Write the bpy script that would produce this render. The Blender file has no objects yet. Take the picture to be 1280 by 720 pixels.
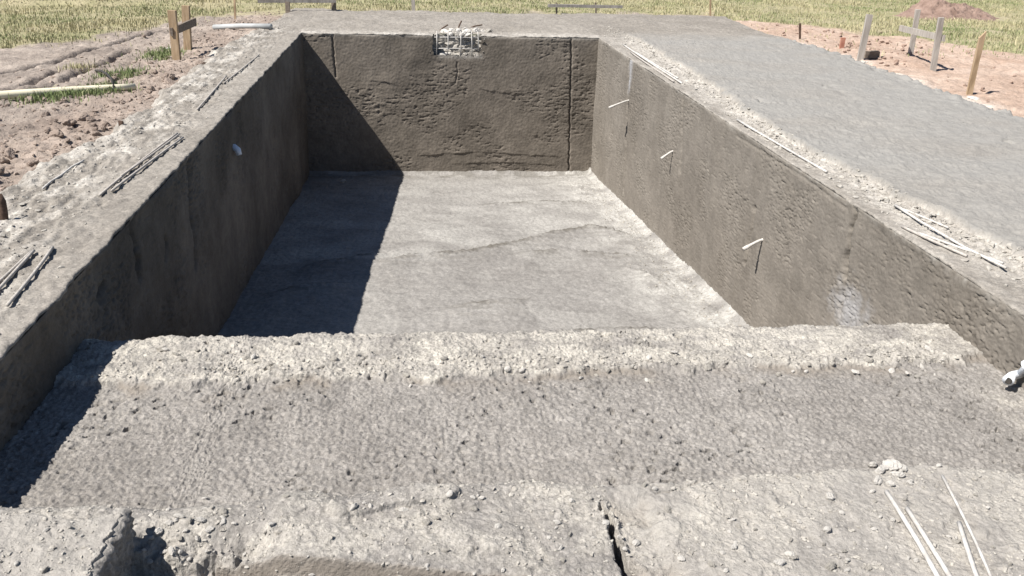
import bpy, math, random
import numpy as np
from mathutils import Matrix, Vector

random.seed(7)
RNG = np.random.default_rng(7)
sc = bpy.context.scene
C = sc.collection

# ------------------------------------------------------------------ camera
F_PX, PITCH, YAW, ROLL, CAM_H = 1111.47, 0.39332, 0.117507, -0.031862, 1.5
XL, XR, YF = -1.4725, 2.598, 12.6127          # inner faces of the pool
cp, sp = math.cos(PITCH), math.sin(PITCH)
FW = np.array([math.sin(YAW)*cp, math.cos(YAW)*cp, -sp])
R0 = np.array([math.cos(YAW), -math.sin(YAW), 0.0])
D0 = np.cross(FW, R0)
RT = math.cos(ROLL)*R0 + math.sin(ROLL)*D0
DN = -math.sin(ROLL)*R0 + math.cos(ROLL)*D0
EYE = np.array([0, 0, CAM_H])
cam = bpy.data.cameras.new('camera'); co = bpy.data.objects.new('camera', cam); C.objects.link(co)
cam.sensor_width = 36; cam.lens = F_PX/1280*36; cam.clip_start = .05; cam.clip_end = 2000
m = Matrix.Identity(4)
for i in range(3):
    m[i][0] = RT[i]; m[i][1] = -DN[i]; m[i][2] = -FW[i]; m[i][3] = EYE[i]
co.matrix_world = m
sc.camera = co

def ray(u, v): return FW + RT*(u-640)/F_PX + DN*(v-360)/F_PX
def hit(u, v, ax, val):
    q = ray(u, v); return EYE + q*((val-EYE[ax])/q[ax])
def at(u, v, h=0.0):
    """point of the place seen at photo pixel (u, v), on height h or on a height field h(x, y)"""
    if not callable(h): return hit(u, v, 2, h)
    z = -.05
    for _ in range(12):
        p = hit(u, v, 2, z); z = .5*z + .5*float(h(np.array([p[0]]), np.array([p[1]]))[0])
    p = hit(u, v, 2, z); return p

# ------------------------------------------------------------------ noise
def _hash(ix, iy, seed):
    h = (ix.astype(np.int64)*374761393 + iy.astype(np.int64)*668265263 + seed*974711) & 0xffffffff
    h = ((h ^ (h >> 13))*1274126177) & 0xffffffff
    h = (h ^ (h >> 16))
    return (h & 0xffffff)/float(0x1000000)
def perlin(x, y, seed=0):
    ix, iy = np.floor(x), np.floor(y); fx, fy = x-ix, y-iy
    def g(a, b):
        t = _hash(ix+a, iy+b, seed)*2*np.pi
        return np.cos(t)*(fx-a) + np.sin(t)*(fy-b)
    u = fx*fx*fx*(fx*(fx*6-15)+10); v = fy*fy*fy*(fy*(fy*6-15)+10)
    a = g(0, 0)*(1-u)+g(1, 0)*u; b = g(0, 1)*(1-u)+g(1, 1)*u
    return (a*(1-v)+b*v)*1.5
def fbm(x, y, wl, octv=4, seed=0, gain=.5):
    o = 0; a = 1; s = 1/wl
    for i in range(octv):
        o = o + a*perlin(x*s+17.3*i, y*s-9.1*i, seed+i); a *= gain; s *= 2.03
    return o
def ridged(x, y, wl, octv=3, seed=0):
    o = 0; a = 1; s = 1/wl
    for i in range(octv):
        o = o + a*(1-2*np.abs(perlin(x*s+5.7*i, y*s+3.1*i, seed+i))); a *= .5; s *= 2.1
    return o
def stones(x, y, cell, dens=.5, seed=0, flat=.7):
    """height field of half-buried lumps"""
    wx_ = .30*cell*fbm(x, y, cell*.7, 2, seed+50); wy_ = .30*cell*fbm(x, y, cell*.7, 2, seed+54); x = x+wx_; y = y+wy_
    gx, gy = x/cell, y/cell; ix, iy = np.floor(gx), np.floor(gy); o = np.zeros_like(gx)
    for a in (-1, 0, 1):
        for b in (-1, 0, 1):
            cx = ix+a+_hash(ix+a, iy+b, seed+1); cy = iy+b+_hash(ix+a, iy+b, seed+2)
            r = .14+.40*_hash(ix+a, iy+b, seed+3)**3
            on = _hash(ix+a, iy+b, seed+4) < dens
            d2 = (gx-cx)**2+(gy-cy)**2
            o = np.maximum(o, np.where(on, np.sqrt(np.maximum(0, r*r-d2)), 0))
    return o*cell*flat
def billow(x, y, wl, octv=3, seed=0):
    o = 0; a = 1; s = 1/wl
    for i in range(octv):
        o = o + a*(np.abs(perlin(x*s+3.7*i, y*s+8.1*i, seed+i))*2-.6); a *= .55; s *= 2.1
    return o
class Field:
    """bilinear look-up in a height field already built as a grid"""
    def __init__(s, xx, ys, Z): s.x, s.y, s.z = np.asarray(xx), np.asarray(ys), Z
    def __call__(s, x, y):
        i = np.clip(np.searchsorted(s.x, x)-1, 0, len(s.x)-2); j = np.clip(np.searchsorted(s.y, y)-1, 0, len(s.y)-2)
        a = np.clip((x-s.x[i])/(s.x[i+1]-s.x[i]), 0, 1); b = np.clip((y-s.y[j])/(s.y[j+1]-s.y[j]), 0, 1)
        return (s.z[j, i]*(1-a)+s.z[j, i+1]*a)*(1-b)+(s.z[j+1, i]*(1-a)+s.z[j+1, i+1]*a)*b
def sst(a, b, x):
    t = np.clip((x-a)/(b-a), 0, 1); return t*t*(3-2*t)
def pdist(x, y, pts):
    """distance to a polyline"""
    d = np.full(x.shape, 1e9)
    for (x0, y0), (x1, y1) in zip(pts[:-1], pts[1:]):
        dx, dy = x1-x0, y1-y0
        t = np.clip(((x-x0)*dx+(y-y0)*dy)/(dx*dx+dy*dy+1e-12), 0, 1)
        d = np.minimum(d, np.hypot(x-x0-t*dx, y-y0-t*dy))
    return d
def P2(px, z=0.0): return [tuple(at(u, v, z)[:2]) for u, v in px]

# ------------------------------------------------------------------ mesh helpers
def tag(o, label=None, cat=None, group=None, kind=None):
    if label: o['label'] = label
    if cat: o['category'] = cat
    if group: o['group'] = group
    if kind: o['kind'] = kind
    return o
def link(name, me, mat, parent=None):
    o = bpy.data.objects.new(name, me); C.objects.link(o)
    if mat: me.materials.append(mat)
    if parent: o.parent = parent
    return o
def mesh_np(name, verts, faces, smooth=True):
    """verts (n,3), faces (m,k) with constant k"""
    me = bpy.data.meshes.new(name)
    verts = np.asarray(verts, np.float32); faces = np.asarray(faces, np.int32)
    n, k = len(faces), faces.shape[1]
    me.vertices.add(len(verts)); me.vertices.foreach_set('co', verts.ravel())
    me.loops.add(n*k); me.loops.foreach_set('vertex_index', faces.ravel())
    me.polygons.add(n)
    me.polygons.foreach_set('loop_start', np.arange(0, n*k, k, dtype=np.int32))
    me.polygons.foreach_set('use_smooth', np.full(n, smooth, dtype=bool))
    me.update(calc_edges=True); me.validate()
    return me
def grid(name, P, mat, attrs=None, keep=None, flip=False, steep=False, **kw):
    n, k = P.shape[:2]
    idx = np.arange(n*k).reshape(n, k)
    f = np.stack([idx[:-1, :-1], idx[:-1, 1:], idx[1:, 1:], idx[1:, :-1]], -1).reshape(-1, 4)
    if keep is not None: f = f[keep.reshape(-1)]
    if flip: f = f[:, ::-1]
    me = mesh_np(name, P.reshape(-1, 3), f)
    for a, val in (attrs or {}).items():
        at_ = me.attributes.new(a, 'FLOAT', 'POINT'); at_.data.foreach_set('value', np.asarray(val, np.float32).ravel())
    if steep:                      # broken faces stay crisp
        nz = np.empty(len(me.polygons)*3, np.float32); me.polygons.foreach_get('normal', nz)
        me.polygons.foreach_set('use_smooth', np.abs(nz.reshape(-1, 3)[:, 2]) > .55)
    o = link(name, me, mat)
    tag(o, **kw)
    return o
def geo(a, b, rel):
    n = max(2, int(math.log(b/a)/rel)); return a*(b/a)**(np.linspace(0, 1, n))
class MB:
    def __init__(s): s.v = []; s.f = []
    def add(s, v, f):
        o = len(s.v); s.v += [tuple(p) for p in v]; s.f += [tuple(i+o for i in q) for q in f]
    def tube(s, pts, r, n=8, taper=1.0):
        pts = [Vector(p) for p in pts]; rings = []; o = len(s.v); up = Vector((.31, .17, .93))
        for i, p in enumerate(pts):
            t = (pts[min(i+1, len(pts)-1)]-pts[max(i-1, 0)]).normalized()
            a = t.cross(up)
            if a.length < 1e-3: a = t.cross(Vector((1, 0, 0)))
            a.normalize(); b = t.cross(a)
            rr = (r[i] if isinstance(r, (list, tuple)) else r)*(1+(taper-1)*i/max(1, len(pts)-1))
            for k in range(n):
                w = 2*math.pi*k/n; s.v.append(tuple(p+a*math.cos(w)*rr+b*math.sin(w)*rr))
        for i in range(len(pts)-1):
            for k in range(n):
                k2 = (k+1) % n; s.f.append((o+i*n+k, o+i*n+k2, o+(i+1)*n+k2, o+(i+1)*n+k))
        s.f.append(tuple(o+k for k in range(n))[::-1]); e = o+(len(pts)-1)*n; s.f.append(tuple(e+k for k in range(n)))
    def beam(s, p, q, w, t, side, seg=4, jit=.002, slope=0.0):
        """sawn timber from p to q; w along side, t across; slightly uneven"""
        p, q, side = Vector(p), Vector(q), Vector(side); ax = (q-p).normalized()
        side = (side-ax*side.dot(ax)).normalized(); up = ax.cross(side); o = len(s.v)
        for i in range(seg+1):
            c = p.lerp(q, i/seg)
            for a, b in ((-1, -1), (1, -1), (1, 1), (-1, 1)):
                j = Vector((random.uniform(-jit, jit), random.uniform(-jit, jit), random.uniform(-jit, jit)))
                k = ax*(slope*a*w*.5) if i == seg else Vector((0, 0, 0))
                s.v.append(tuple(c+side*(a*w/2)+up*(b*t/2)+j+k))
        for i in range(seg):
            for k in range(4):
                k2 = (k+1) % 4; s.f.append((o+i*4+k, o+i*4+k2, o+i*4+4+k2, o+i*4+4+k))
        s.f.append((o+3, o+2, o+1, o)); e = o+seg*4; s.f.append((e, e+1, e+2, e+3))
    def build(s, name, mat, parent=None, smooth=False, origin=None):
        org = Vector(origin) if origin is not None else Vector((0, 0, 0))
        me = bpy.data.meshes.new(name); me.from_pydata([tuple(Vector(p)-org) for p in s.v], [], s.f); me.update()
        if smooth: me.polygons.foreach_set('use_smooth', [True]*len(me.polygons))
        o = link(name, me, mat, parent)
        if parent is None: o.location = org
        return o
def empty(name, loc, **kw):
    o = bpy.data.objects.new(name, None); C.objects.link(o); o.location = loc; o.empty_display_size = .1
    bpy.context.view_layer.update()
    return tag(o, **kw)

# ------------------------------------------------------------------ materials
def newmat(name):
    mt = bpy.data.materials.new(name); mt.use_nodes = True; nt = mt.node_tree
    b = nt.nodes['Principled BSDF']; b.inputs['Roughness'].default_value = .95
    b.inputs['Specular IOR Level'].default_value = .15
    return mt, nt, b
def N(nt, typ, **kw):
    n = nt.nodes.new(typ)
    for k, v in kw.items():
        if k in n.inputs: n.inputs[k].default_value = v
        else: setattr(n, k, v)
    return n
def noise(nt, vec, scale, detail=4, rough=.55, dist=0.0):
    n = N(nt, 'ShaderNodeTexNoise', Scale=scale, Detail=detail, Roughness=rough, Distortion=dist)
    nt.links.new(vec, n.inputs['Vector']); return n.outputs['Fac']
def ramp(nt, fac, lo, hi, a=0.0, b=1.0):
    n = N(nt, 'ShaderNodeMapRange'); n.inputs['From Min'].default_value = lo; n.inputs['From Max'].default_value = hi
    n.inputs['To Min'].default_value = a; n.inputs['To Max'].default_value = b
    nt.links.new(fac, n.inputs['Value']); return n.outputs['Result']
def mixc(nt, fac, a, b, blend='MIX'):
    n = N(nt, 'ShaderNodeMix', data_type='RGBA', blend_type=blend)
    for s, i in ((fac, 0), (a, 6), (b, 7)):
        if hasattr(s, 'node'): nt.links.new(s, n.inputs[i])
        else: n.inputs[i].default_value = s if not isinstance(s, tuple) else (*s, 1)
    return n.outputs[2]
def math_(nt, op, a, b=0.0):
    n = N(nt, 'ShaderNodeMath', operation=op)
    for s, i in ((a, 0), (b, 1)):
        if hasattr(s, 'node'): nt.links.new(s, n.inputs[i])
        else: n.inputs[i].default_value = s
    return n.outputs[0]
def attr(nt, name): return N(nt, 'ShaderNodeAttribute', attribute_name=name).outputs['Fac']
def coords(nt, scale=(1, 1, 1)):
    t = N(nt, 'ShaderNodeTexCoord').outputs['Object']
    if scale == (1, 1, 1): return t
    mp = N(nt, 'ShaderNodeMapping'); mp.inputs['Scale'].default_value = scale
    nt.links.new(t, mp.inputs['Vector']); return mp.outputs['Vector']
def bump(nt, b, h, strength, dist):
    n = N(nt, 'ShaderNodeBump', Strength=strength, Distance=dist)
    nt.links.new(h, n.inputs['Height']); nt.links.new(n.outputs['Normal'], b.inputs['Normal'])
def concrete(name, dark, light, dust, grit=0, gamt=.2, speck=.18, bumpd=.006, blot=1.1, fine=90, stain=None, vscale=(1, 1, 1)):
    mt, nt, b = newmat(name); v = coords(nt, vscale)
    big = ramp(nt, noise(nt, v, blot, 6, .62, .4), .34, .66)
    col = mixc(nt, big, dark, light)
    mid = ramp(nt, noise(nt, v, 9, 6, .65, .6), .3, .7, .82, 1.16)
    sm = ramp(nt, noise(nt, v, fine, 3, .7), .28, .72, 1-speck, 1+speck)
    k = math_(nt, 'MULTIPLY', mid, sm)
    col = mixc(nt, 1.0, col, k, 'MULTIPLY')
    gh = None
    if grit:                       # crumbs and aggregate showing in the surface
        cells = []
        for g_, w_ in ((grit, 1.0), (grit*2.3, .6)):
            vo = N(nt, 'ShaderNodeTexVoronoi', Scale=g_); vo.inputs['Randomness'].default_value = 1
            wv = N(nt, 'ShaderNodeVectorMath', operation='ADD'); nn = N(nt, 'ShaderNodeTexNoise', Scale=g_*.8, Detail=2); nt.links.new(v, nn.inputs['Vector'])
            sc_ = N(nt, 'ShaderNodeVectorMath', operation='SCALE'); sc_.inputs['Scale'].default_value = .9/g_; nt.links.new(nn.outputs['Color'], sc_.inputs[0])
            nt.links.new(v, wv.inputs[0]); nt.links.new(sc_.outputs[0], wv.inputs[1]); nt.links.new(wv.outputs[0], vo.inputs['Vector'])
            cells.append((vo, w_))
            bw = N(nt, 'ShaderNodeRGBToBW'); nt.links.new(vo.outputs['Color'], bw.inputs[0])
            k = math_(nt, 'MULTIPLY', k, ramp(nt, bw.outputs[0], .2, .8, 1-gamt*w_, 1+gamt*w_))
            kk = math_(nt, 'MULTIPLY', math_(nt, 'SUBTRACT', 1.0, vo.outputs['Distance']), math_(nt, 'MULTIPLY', bw.outputs[0], 1.6*w_/(1 if w_ == 1 else 1.6)))
            gh = kk if gh is None else math_(nt, 'ADD', gh, kk)
        sm = math_(nt, 'MULTIPLY', sm, ramp(nt, bw.outputs[0], .2, .8, 1-gamt*.8, 1+gamt*.8))
        col = mixc(nt, 1.0, mixc(nt, big, dark, light), k, 'MULTIPLY')
    dm = math_(nt, 'MULTIPLY', attr(nt, 'dust'), ramp(nt, noise(nt, v, 26, 5, .7, .5), .36, .6, .25, 1.1))
    dm = math_(nt, 'MINIMUM', dm, 1.0)
    dcol = mixc(nt, 1.0, dust, sm, 'MULTIPLY')
    col = mixc(nt, dm, col, dcol)
    col = mixc(nt, attr(nt, 'brown'), col, (.19, .165, .138))
    if stain: col = mixc(nt, attr(nt, 'stain'), col, stain)
    nt.links.new(col, b.inputs['Base Color'])
    h = math_(nt, 'ADD', math_(nt, 'MULTIPLY', noise(nt, v, fine*.55, 5, .7), 1.0), math_(nt, 'MULTIPLY', noise(nt, v, 22, 4, .6, .5), 1.3))
    if gh is not None: h = math_(nt, 'ADD', h, math_(nt, 'MULTIPLY', gh, math_(nt, 'ADD', .22, math_(nt, 'MULTIPLY', attr(nt, 'dust'), .42))))
    bump(nt, b, h, 1.0, bumpd)
    return mt
def plain(name, a, c, scale=20, vs=(1, 1, 1), rough=.8, metal=0.0, bd=.002, lo=.35, hi=.65):
    mt, nt, b = newmat(name); v = coords(nt, vs)
    n = noise(nt, v, scale, 5, .6, .3)
    nt.links.new(mixc(nt, ramp(nt, n, lo, hi), a, c), b.inputs['Base Color'])
    b.inputs['Roughness'].default_value = rough; b.inputs['Metallic'].default_value = metal
    bump(nt, b, n, .8, bd); return mt

M = {}
M['shelf'] = concrete('shotcrete_shelf', (.205, .191, .176), (.252, .237, .220), (.44, .413, .366), grit=75, gamt=.15, bumpd=.0065, stain=(.335, .314, .285))
M['deck'] = concrete('dusty_deck', (.195, .177, .155), (.255, .234, .208), (.445, .42, .382), grit=38, gamt=.11, stain=(.243, .235, .221))
M['floor'] = concrete('pool_floor', (.198, .187, .175), (.256, .245, .231), (.40, .388, .362), grit=36, gamt=.09, blot=.6, bumpd=.004, stain=(.13, .12, .105))
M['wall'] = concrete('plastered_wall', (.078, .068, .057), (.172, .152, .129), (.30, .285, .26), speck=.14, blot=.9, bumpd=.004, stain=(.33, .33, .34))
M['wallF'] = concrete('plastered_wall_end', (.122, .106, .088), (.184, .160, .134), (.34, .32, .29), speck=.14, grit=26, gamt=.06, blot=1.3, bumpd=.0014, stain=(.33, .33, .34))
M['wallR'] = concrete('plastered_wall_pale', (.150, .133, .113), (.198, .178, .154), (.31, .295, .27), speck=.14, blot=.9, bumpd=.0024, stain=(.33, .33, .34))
M['mortar'] = plain('dried_mortar', (.27, .25, .222), (.40, .378, .34), 40, bd=.004)
M['mortar_white'] = plain('pale_mortar', (.40, .378, .345), (.56, .535, .50), 40, bd=.003)
M['steel'] = plain('dusty_rod', (.36, .34, .315), (.56, .54, .51), 25, rough=.6, bd=.0006)
M['steel_dull'] = plain('dull_rod', (.30, .275, .25), (.44, .41, .375), 60, rough=.65, bd=.0006)
M['rust'] = plain('rusty_steel', (.06, .04, .03), (.12, .08, .06), 50, rough=.85, bd=.001)
M['wood'] = plain('raw_timber', (.27, .19, .115), (.40, .30, .20), 30, (1, 1, .12), bd=.003)
M['wood_grey'] = plain('weathered_timber', (.26, .235, .21), (.40, .37, .335), 30, (1, 1, .12), bd=.003)
M['wood_dark'] = plain('dark_timber', (.13, .105, .085), (.21, .175, .145), 30, (.3, 1, 1), bd=.003)
M['pvc_cream'] = plain('cream_pipe', (.62, .57, .43), (.70, .65, .50), 5, rough=.45, bd=.0003)
M['pvc_grey'] = plain('grey_pipe', (.30, .31, .31), (.40, .41, .41), 5, rough=.45, bd=.0003)
M['white'] = plain('white_plastic', (.55, .57, .60), (.70, .72, .74), 25, rough=.5, bd=.002)
M['bluewhite'] = plain('bluish_plastic', (.45, .55, .72), (.70, .75, .82), 25, rough=.4, bd=.001)
M['black'] = plain('dark_hose', (.03, .028, .025), (.06, .055, .05), 20, rough=.6)
M['red'] = plain('red_clay', (.30, .13, .09), (.42, .22, .16), 20, rough=.8)
M['clod'] = plain('soil_clod', (.19, .148, .122), (.33, .268, .226), 14, bd=.006)
M['clod_pink'] = plain('pinkish_clod', (.27, .19, .15), (.40, .30, .245), 14, bd=.006)

# ground: bare soil with grass
mt, nt, b = newmat('soil_ground'); v = coords(nt)
n1 = ramp(nt, noise(nt, v, 1.3, 6, .65, .5), .32, .68); n2 = ramp(nt, noise(nt, v, 14, 5, .7, .4), .3, .7, .75, 1.22)
soil = mixc(nt, n1, (.205, .172, .149), (.345, .296, .256))
pink = mixc(nt, n1, (.33, .235, .18), (.46, .36, .295))
gr = mixc(nt, n1, (.235, .225, .125), (.36, .315, .21))
col = mixc(nt, attr(nt, 'pink'), soil, pink)
col = mixc(nt, attr(nt, 'grass'), col, gr)
col = mixc(nt, attr(nt, 'dust'), col, (.68, .63, .57))
nt.links.new(mixc(nt, 1.0, col, n2, 'MULTIPLY'), b.inputs['Base Color'])
bump(nt, b, math_(nt, 'ADD', noise(nt, v, 30, 5, .7), noise(nt, v, 9, 4, .6)), 1.0, .02)
M['ground'] = mt
mt, nt, b = newmat('grass_blades'); a = attr(nt, 'dry')
c = mixc(nt, a, (.15, .20, .08), (.44, .395, .25)); nt.links.new(c, b.inputs['Base Color']); b.inputs['Roughness'].default_value = .7
M['grass'] = mt
mt, nt, b = newmat('mound_soil'); v = coords(nt)
nt.links.new(mixc(nt, ramp(nt, noise(nt, v, 4, 6, .65), .35, .65), (.17, .115, .092), (.30, .215, .178)), b.inputs['Base Color'])
bump(nt, b, noise(nt, v, 25, 5, .7), 1.0, .03); M['mound'] = mt

# ------------------------------------------------------------------ outlines of the place
ZF = -1.967; SLOPE = .0800
def floor_z(y): return ZF + SLOPE*(YF-y)
left_edge = P2([(-420, 640), (-160, 375), (-40, 268), (0, 238), (55, 205), (105, 176), (150, 155), (192, 122), (225, 100), (262, 66), (300, 45), (352, 21)], -.02)
right_edge = P2([(905, 20), (945, 37), (1005, 56), (1062, 74), (1110, 92), (1160, 110), (1220, 132), (1280, 150), (1420, 205)], 0)
inner_edge = P2([(800, 52), (862, 90), (905, 118), (960, 158), (1010, 190), (1065, 216), (1110, 240), (1150, 262), (1210, 290), (1280, 322), (1500, 425)], 0)
grass_edge = P2([(-250, 72), (0, 56), (100, 48), (180, 38), (240, 24), (300, 21), (352, 19), (520, 19), (700, 21), (900, 22), (945, 28), (1010, 36), (1060, 42), (1130, 50), (1180, 58), (1230, 63), (1285, 72), (1500, 110)], -.08)
YB = 15.9   # back edge of the far deck
le = np.array(sorted(left_edge, key=lambda p: p[1])); re_ = np.array(sorted(right_edge, key=lambda p: p[1]))
ie = np.array(sorted(inner_edge, key=lambda p: p[1])); ge = np.array(sorted(grass_edge))
def x_left(y): return np.interp(y, le[:, 1], le[:, 0])
def x_right(y): return np.interp(y, re_[:, 1], re_[:, 0])
def x_inner(y): return np.interp(y, ie[:, 1], ie[:, 0])

# ------------------------------------------------------------------ height fields
CRK = P2([(733, 597), (748, 622), (762, 650), (775, 686), (798, 724)], -.10)
FRONT = P2([(150, 676), (262, 686), (440, 701), (620, 718), (760, 732)], -.10)
fr = np.array(sorted(FRONT))
CRK2 = P2([(170, 640), (230, 655), (262, 690), (250, 722)], -.12)
HOLE = P2([(262, 690), (247, 706), (236, 724)], -.12)
BACKLIP = P2([(795, 606), (880, 601), (1000, 592), (1150, 582), (1280, 590)], -.11)
bl = np.array(sorted(BACKLIP))
crk = np.array(sorted(CRK, key=lambda p: p[1]))
CR3 = P2([(820, 617), (850, 611), (885, 600)], -.1)
def fg_h(x, y, parts=False):
    wx = x+.018*fbm(x, y, .16, 3, 11); wy = y+.018*fbm(x, y, .16, 3, 21)
    shelf = -.30+.010*fbm(x, y, .55, 3, 31)+.0046*billow(x, y, .034, 2, 33)+.0046*fbm(x, y, .014, 2, 36)
    # dark pits in the sprayed surface
    pit = sst(.45, .70, fbm(x, y*1.5, .05, 2, 41))*sst(-.1, .4, fbm(x, y, .5, 2, 43))
    shelf = shelf-.020*pit
    yst = 3.33+.05*fbm(x, x*0+.5, .7, 3, 51)+.045*fbm(x, y, .14, 4, 55)
    strip = sst(yst-.012, yst+.03, y)
    rub = stones(x, y, .050, .35, 61)*.9+stones(x, y, .022, .5, 67)*.8+.006*np.clip(billow(x, y, .045, 3, 64), -.3, 1)+.0025*fbm(x, y, .014, 2, 66)
    shelf = shelf+strip*(.020+.010*fbm(x, y, .2, 3, 71)+rub*(.06+.70*np.exp(-(np.maximum(y-yst-.04, 0)/.13)**2)*(.35+.65*sst(-.3, .4, fbm(x, y, .4, 2, 75)))))
    shelf = shelf+.25*stones(x, y, .05, .25, 77)*(1-strip)
    shelf = shelf-.5*np.clip(y-3.66, 0, 1)**1.5
    # foreground
    ybl = np.interp(x, bl[:, 0], bl[:, 1]); ey = y+.010*fbm(x, y, .10, 3, 107)+.006*billow(x, y, .03, 2, 108)
    t = 1-sst(2.22, 2.50, wy+.05*fbm(x, y, .5, 2, 81)); tR = 1-sst(-.012, .022, ey-ybl); kr = sst(.50, .62, x); t = t*(1-kr)+tR*kr
    fg = -.105+.008*fbm(x, y, .6, 3, 83)+.0035*fbm(x, y, .07, 3, 87)+.0018*fbm(x, y, .015, 2, 89)
    rub2 = stones(x, y, .05, .25, 91)*.7+stones(x, y, .020, .5, 95)*.8+.004*np.clip(billow(x, y, .040, 3, 92), -.2, 1)+.003*np.abs(fbm(x, y, .012, 2, 94))
    patch = sst(-.05, .25, fbm(x, y, .28, 4, 97))
    rslab = sst(.62, .72, x); fg = fg+rub2*(.05+.95*patch)*(.75-.45*rslab)
    # front step of the middle slab
    yfr = np.interp(x, fr[:, 0], fr[:, 1]); xc = np.interp(y, crk[:, 1], crk[:, 0])
    yf2 = y+.05*(wy-y)-yfr; low = (1-sst(-.014, .0, yf2))*(1-sst(-.01, .01, x-xc))
    smooth_face = np.exp(-((y-yfr+.03)/.03)**2)
    face = np.exp(-((yf2+.008)/.011)**2)*(1-sst(-.02, .0, x-xc))*sst(-.62, -.55, x); fg = fg-.055*low
    # rubble between block and slab
    rb = sst(-.80, -.76, wx)*(1-sst(-.50, -.34, wx))*(1-sst(2.05, 2.16, wy))
    fg = fg-.05*rb+rb*(stones(x, y, .075, .6, 101)*.8+stones(x, y, .03, .6, 105)*.8+.016*billow(x, y, .07, 3, 104))
    # back lip of the right slab
    lip = kr*tR; plate = .5*sst(.06, .085, fbm(x, y, .42, 4, 109))+.5*sst(-.02, .005, fbm(x, y, .30, 4, 110))
    fg = fg+.010*plate*sst(-.45, -.35, x)
    z = shelf*(1-t)+fg*t
    # thin plaster flake at the middle
    fl = P2([(430, 636), (480, 628), (560, 614)], -.1)
    dfl = pdist(wx, wy, fl); z = z+.016*(1-sst(.035, .045, dfl))
    # open joint between the two slabs
    xcw = xc+.012*fbm(y, x*0, .07, 3, 111)
    wj = .006+.016*sst(2.15, 1.75, y)
    z = z-.10*np.exp(-((x-xcw)/wj)**4)*(1-sst(2.10, 2.17, y))
    ch = sst(.012, .03, x-xcw)*(1-sst(.10, .17, wx-xc))*(1-sst(2.12, 2.2, y))
    z = z-.022*ch+ch*(stones(x, y, .03, .8, 115)*.9)
    z = z-.07*np.exp(-(pdist(wx, wy, HOLE)/.022)**4)
    z = z-.012*np.exp(-(pdist(x, y+.004*perlin(x*40, y*0, 5), CR3)/.004)**2)
    # raised block on the left
    xb = -.768+.014*fbm(y, y*0, .12, 4, 121)+.010*fbm(x*.0+y, y*0+5, .03, 2, 123); yb = 2.085+.03*fbm(x, x*0+3, .2, 3, 125)
    blk = sst(-.008, .008, xb-.024-x)*sst(-.012, .012, yb-y)
    top = -.012+.008*fbm(x, y, .3, 3, 131)+.004*fbm(x, y, .04, 3, 135)+.35*stones(x, y, .05, .3, 137)
    z = z*(1-blk)+top*blk
    if parts:
        brown = np.clip(face*(t > .5)*.85*(1-blk)+.55*(ch+.0)*sst(-.2, .3, fbm(x, y, .12, 2, 147))+.75*(1-strip)*(1-t)*np.exp(-np.maximum(yst-y, 0)/.06)*sst(-.1, .35, fbm(x, y*1.5, .35, 3, 148)), 0, 1)  # face term paints the front step's grazing-sun shade into the colour
        dust = np.clip(strip*(1-t)*(.62+.75*fbm(x*.6, y*1.4, .16, 4, 141))+t*(.06+.75*patch*sst(.0, .02, rub2)*(1-.5*rslab)+.35*patch+.45*rslab*sst(.0, .45, fbm(x, y, .22, 4, 146))+.25*fbm(x, y, .25, 3, 145))*(1-face)+.3*ch+(1-t)*.75*sst(2.28, 2.5, x)*sst(3.25, 2.95, y)*(.6+fbm(x, y, .12, 3, 149)), 0, 1)
        stain = np.clip(blk*.6+lip*(.25+.3*plate), 0, 1)
        return z, dust, stain, brown
    return z
def deck_base(x, y): return .010*fbm(x, y, .5, 3, 201)+.006*fbm(x, y, .07, 3, 205)
def deckL_h(x, y, full=False):
    d = x-x_left(y)+.10*fbm(x, y, .5, 4, 211)
    out = 1-sst(-.10, .10, d)
    band = np.exp(-((d-.24)/.24)**2)
    rub = stones(x, y, .05, .3, 215)*.8+stones(x, y, .025, .4, 217)*.8
    fadeb = sst(14.0, 12.6, y); band = band*fadeb
    inner = sst(.05, .30, XL-x)
    z = deck_base(x, y)+(.08+.55*band)*rub*.42*inner+inner*fadeb*.010*billow(x*1.6, y*.7, .12, 3, 219)
    z = z+.012*fbm(x, y, .05, 3, 221)*band-.16*out
    if full: return z, np.clip(band*(.22+1.7*fbm(x*1.5, y*.6, .22, 4, 223))+inner*fadeb*.22*sst(-.1, .5, fbm(x*1.6, y*.7, .3, 4, 225))+.05, 0, 1), out
    return z
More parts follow.
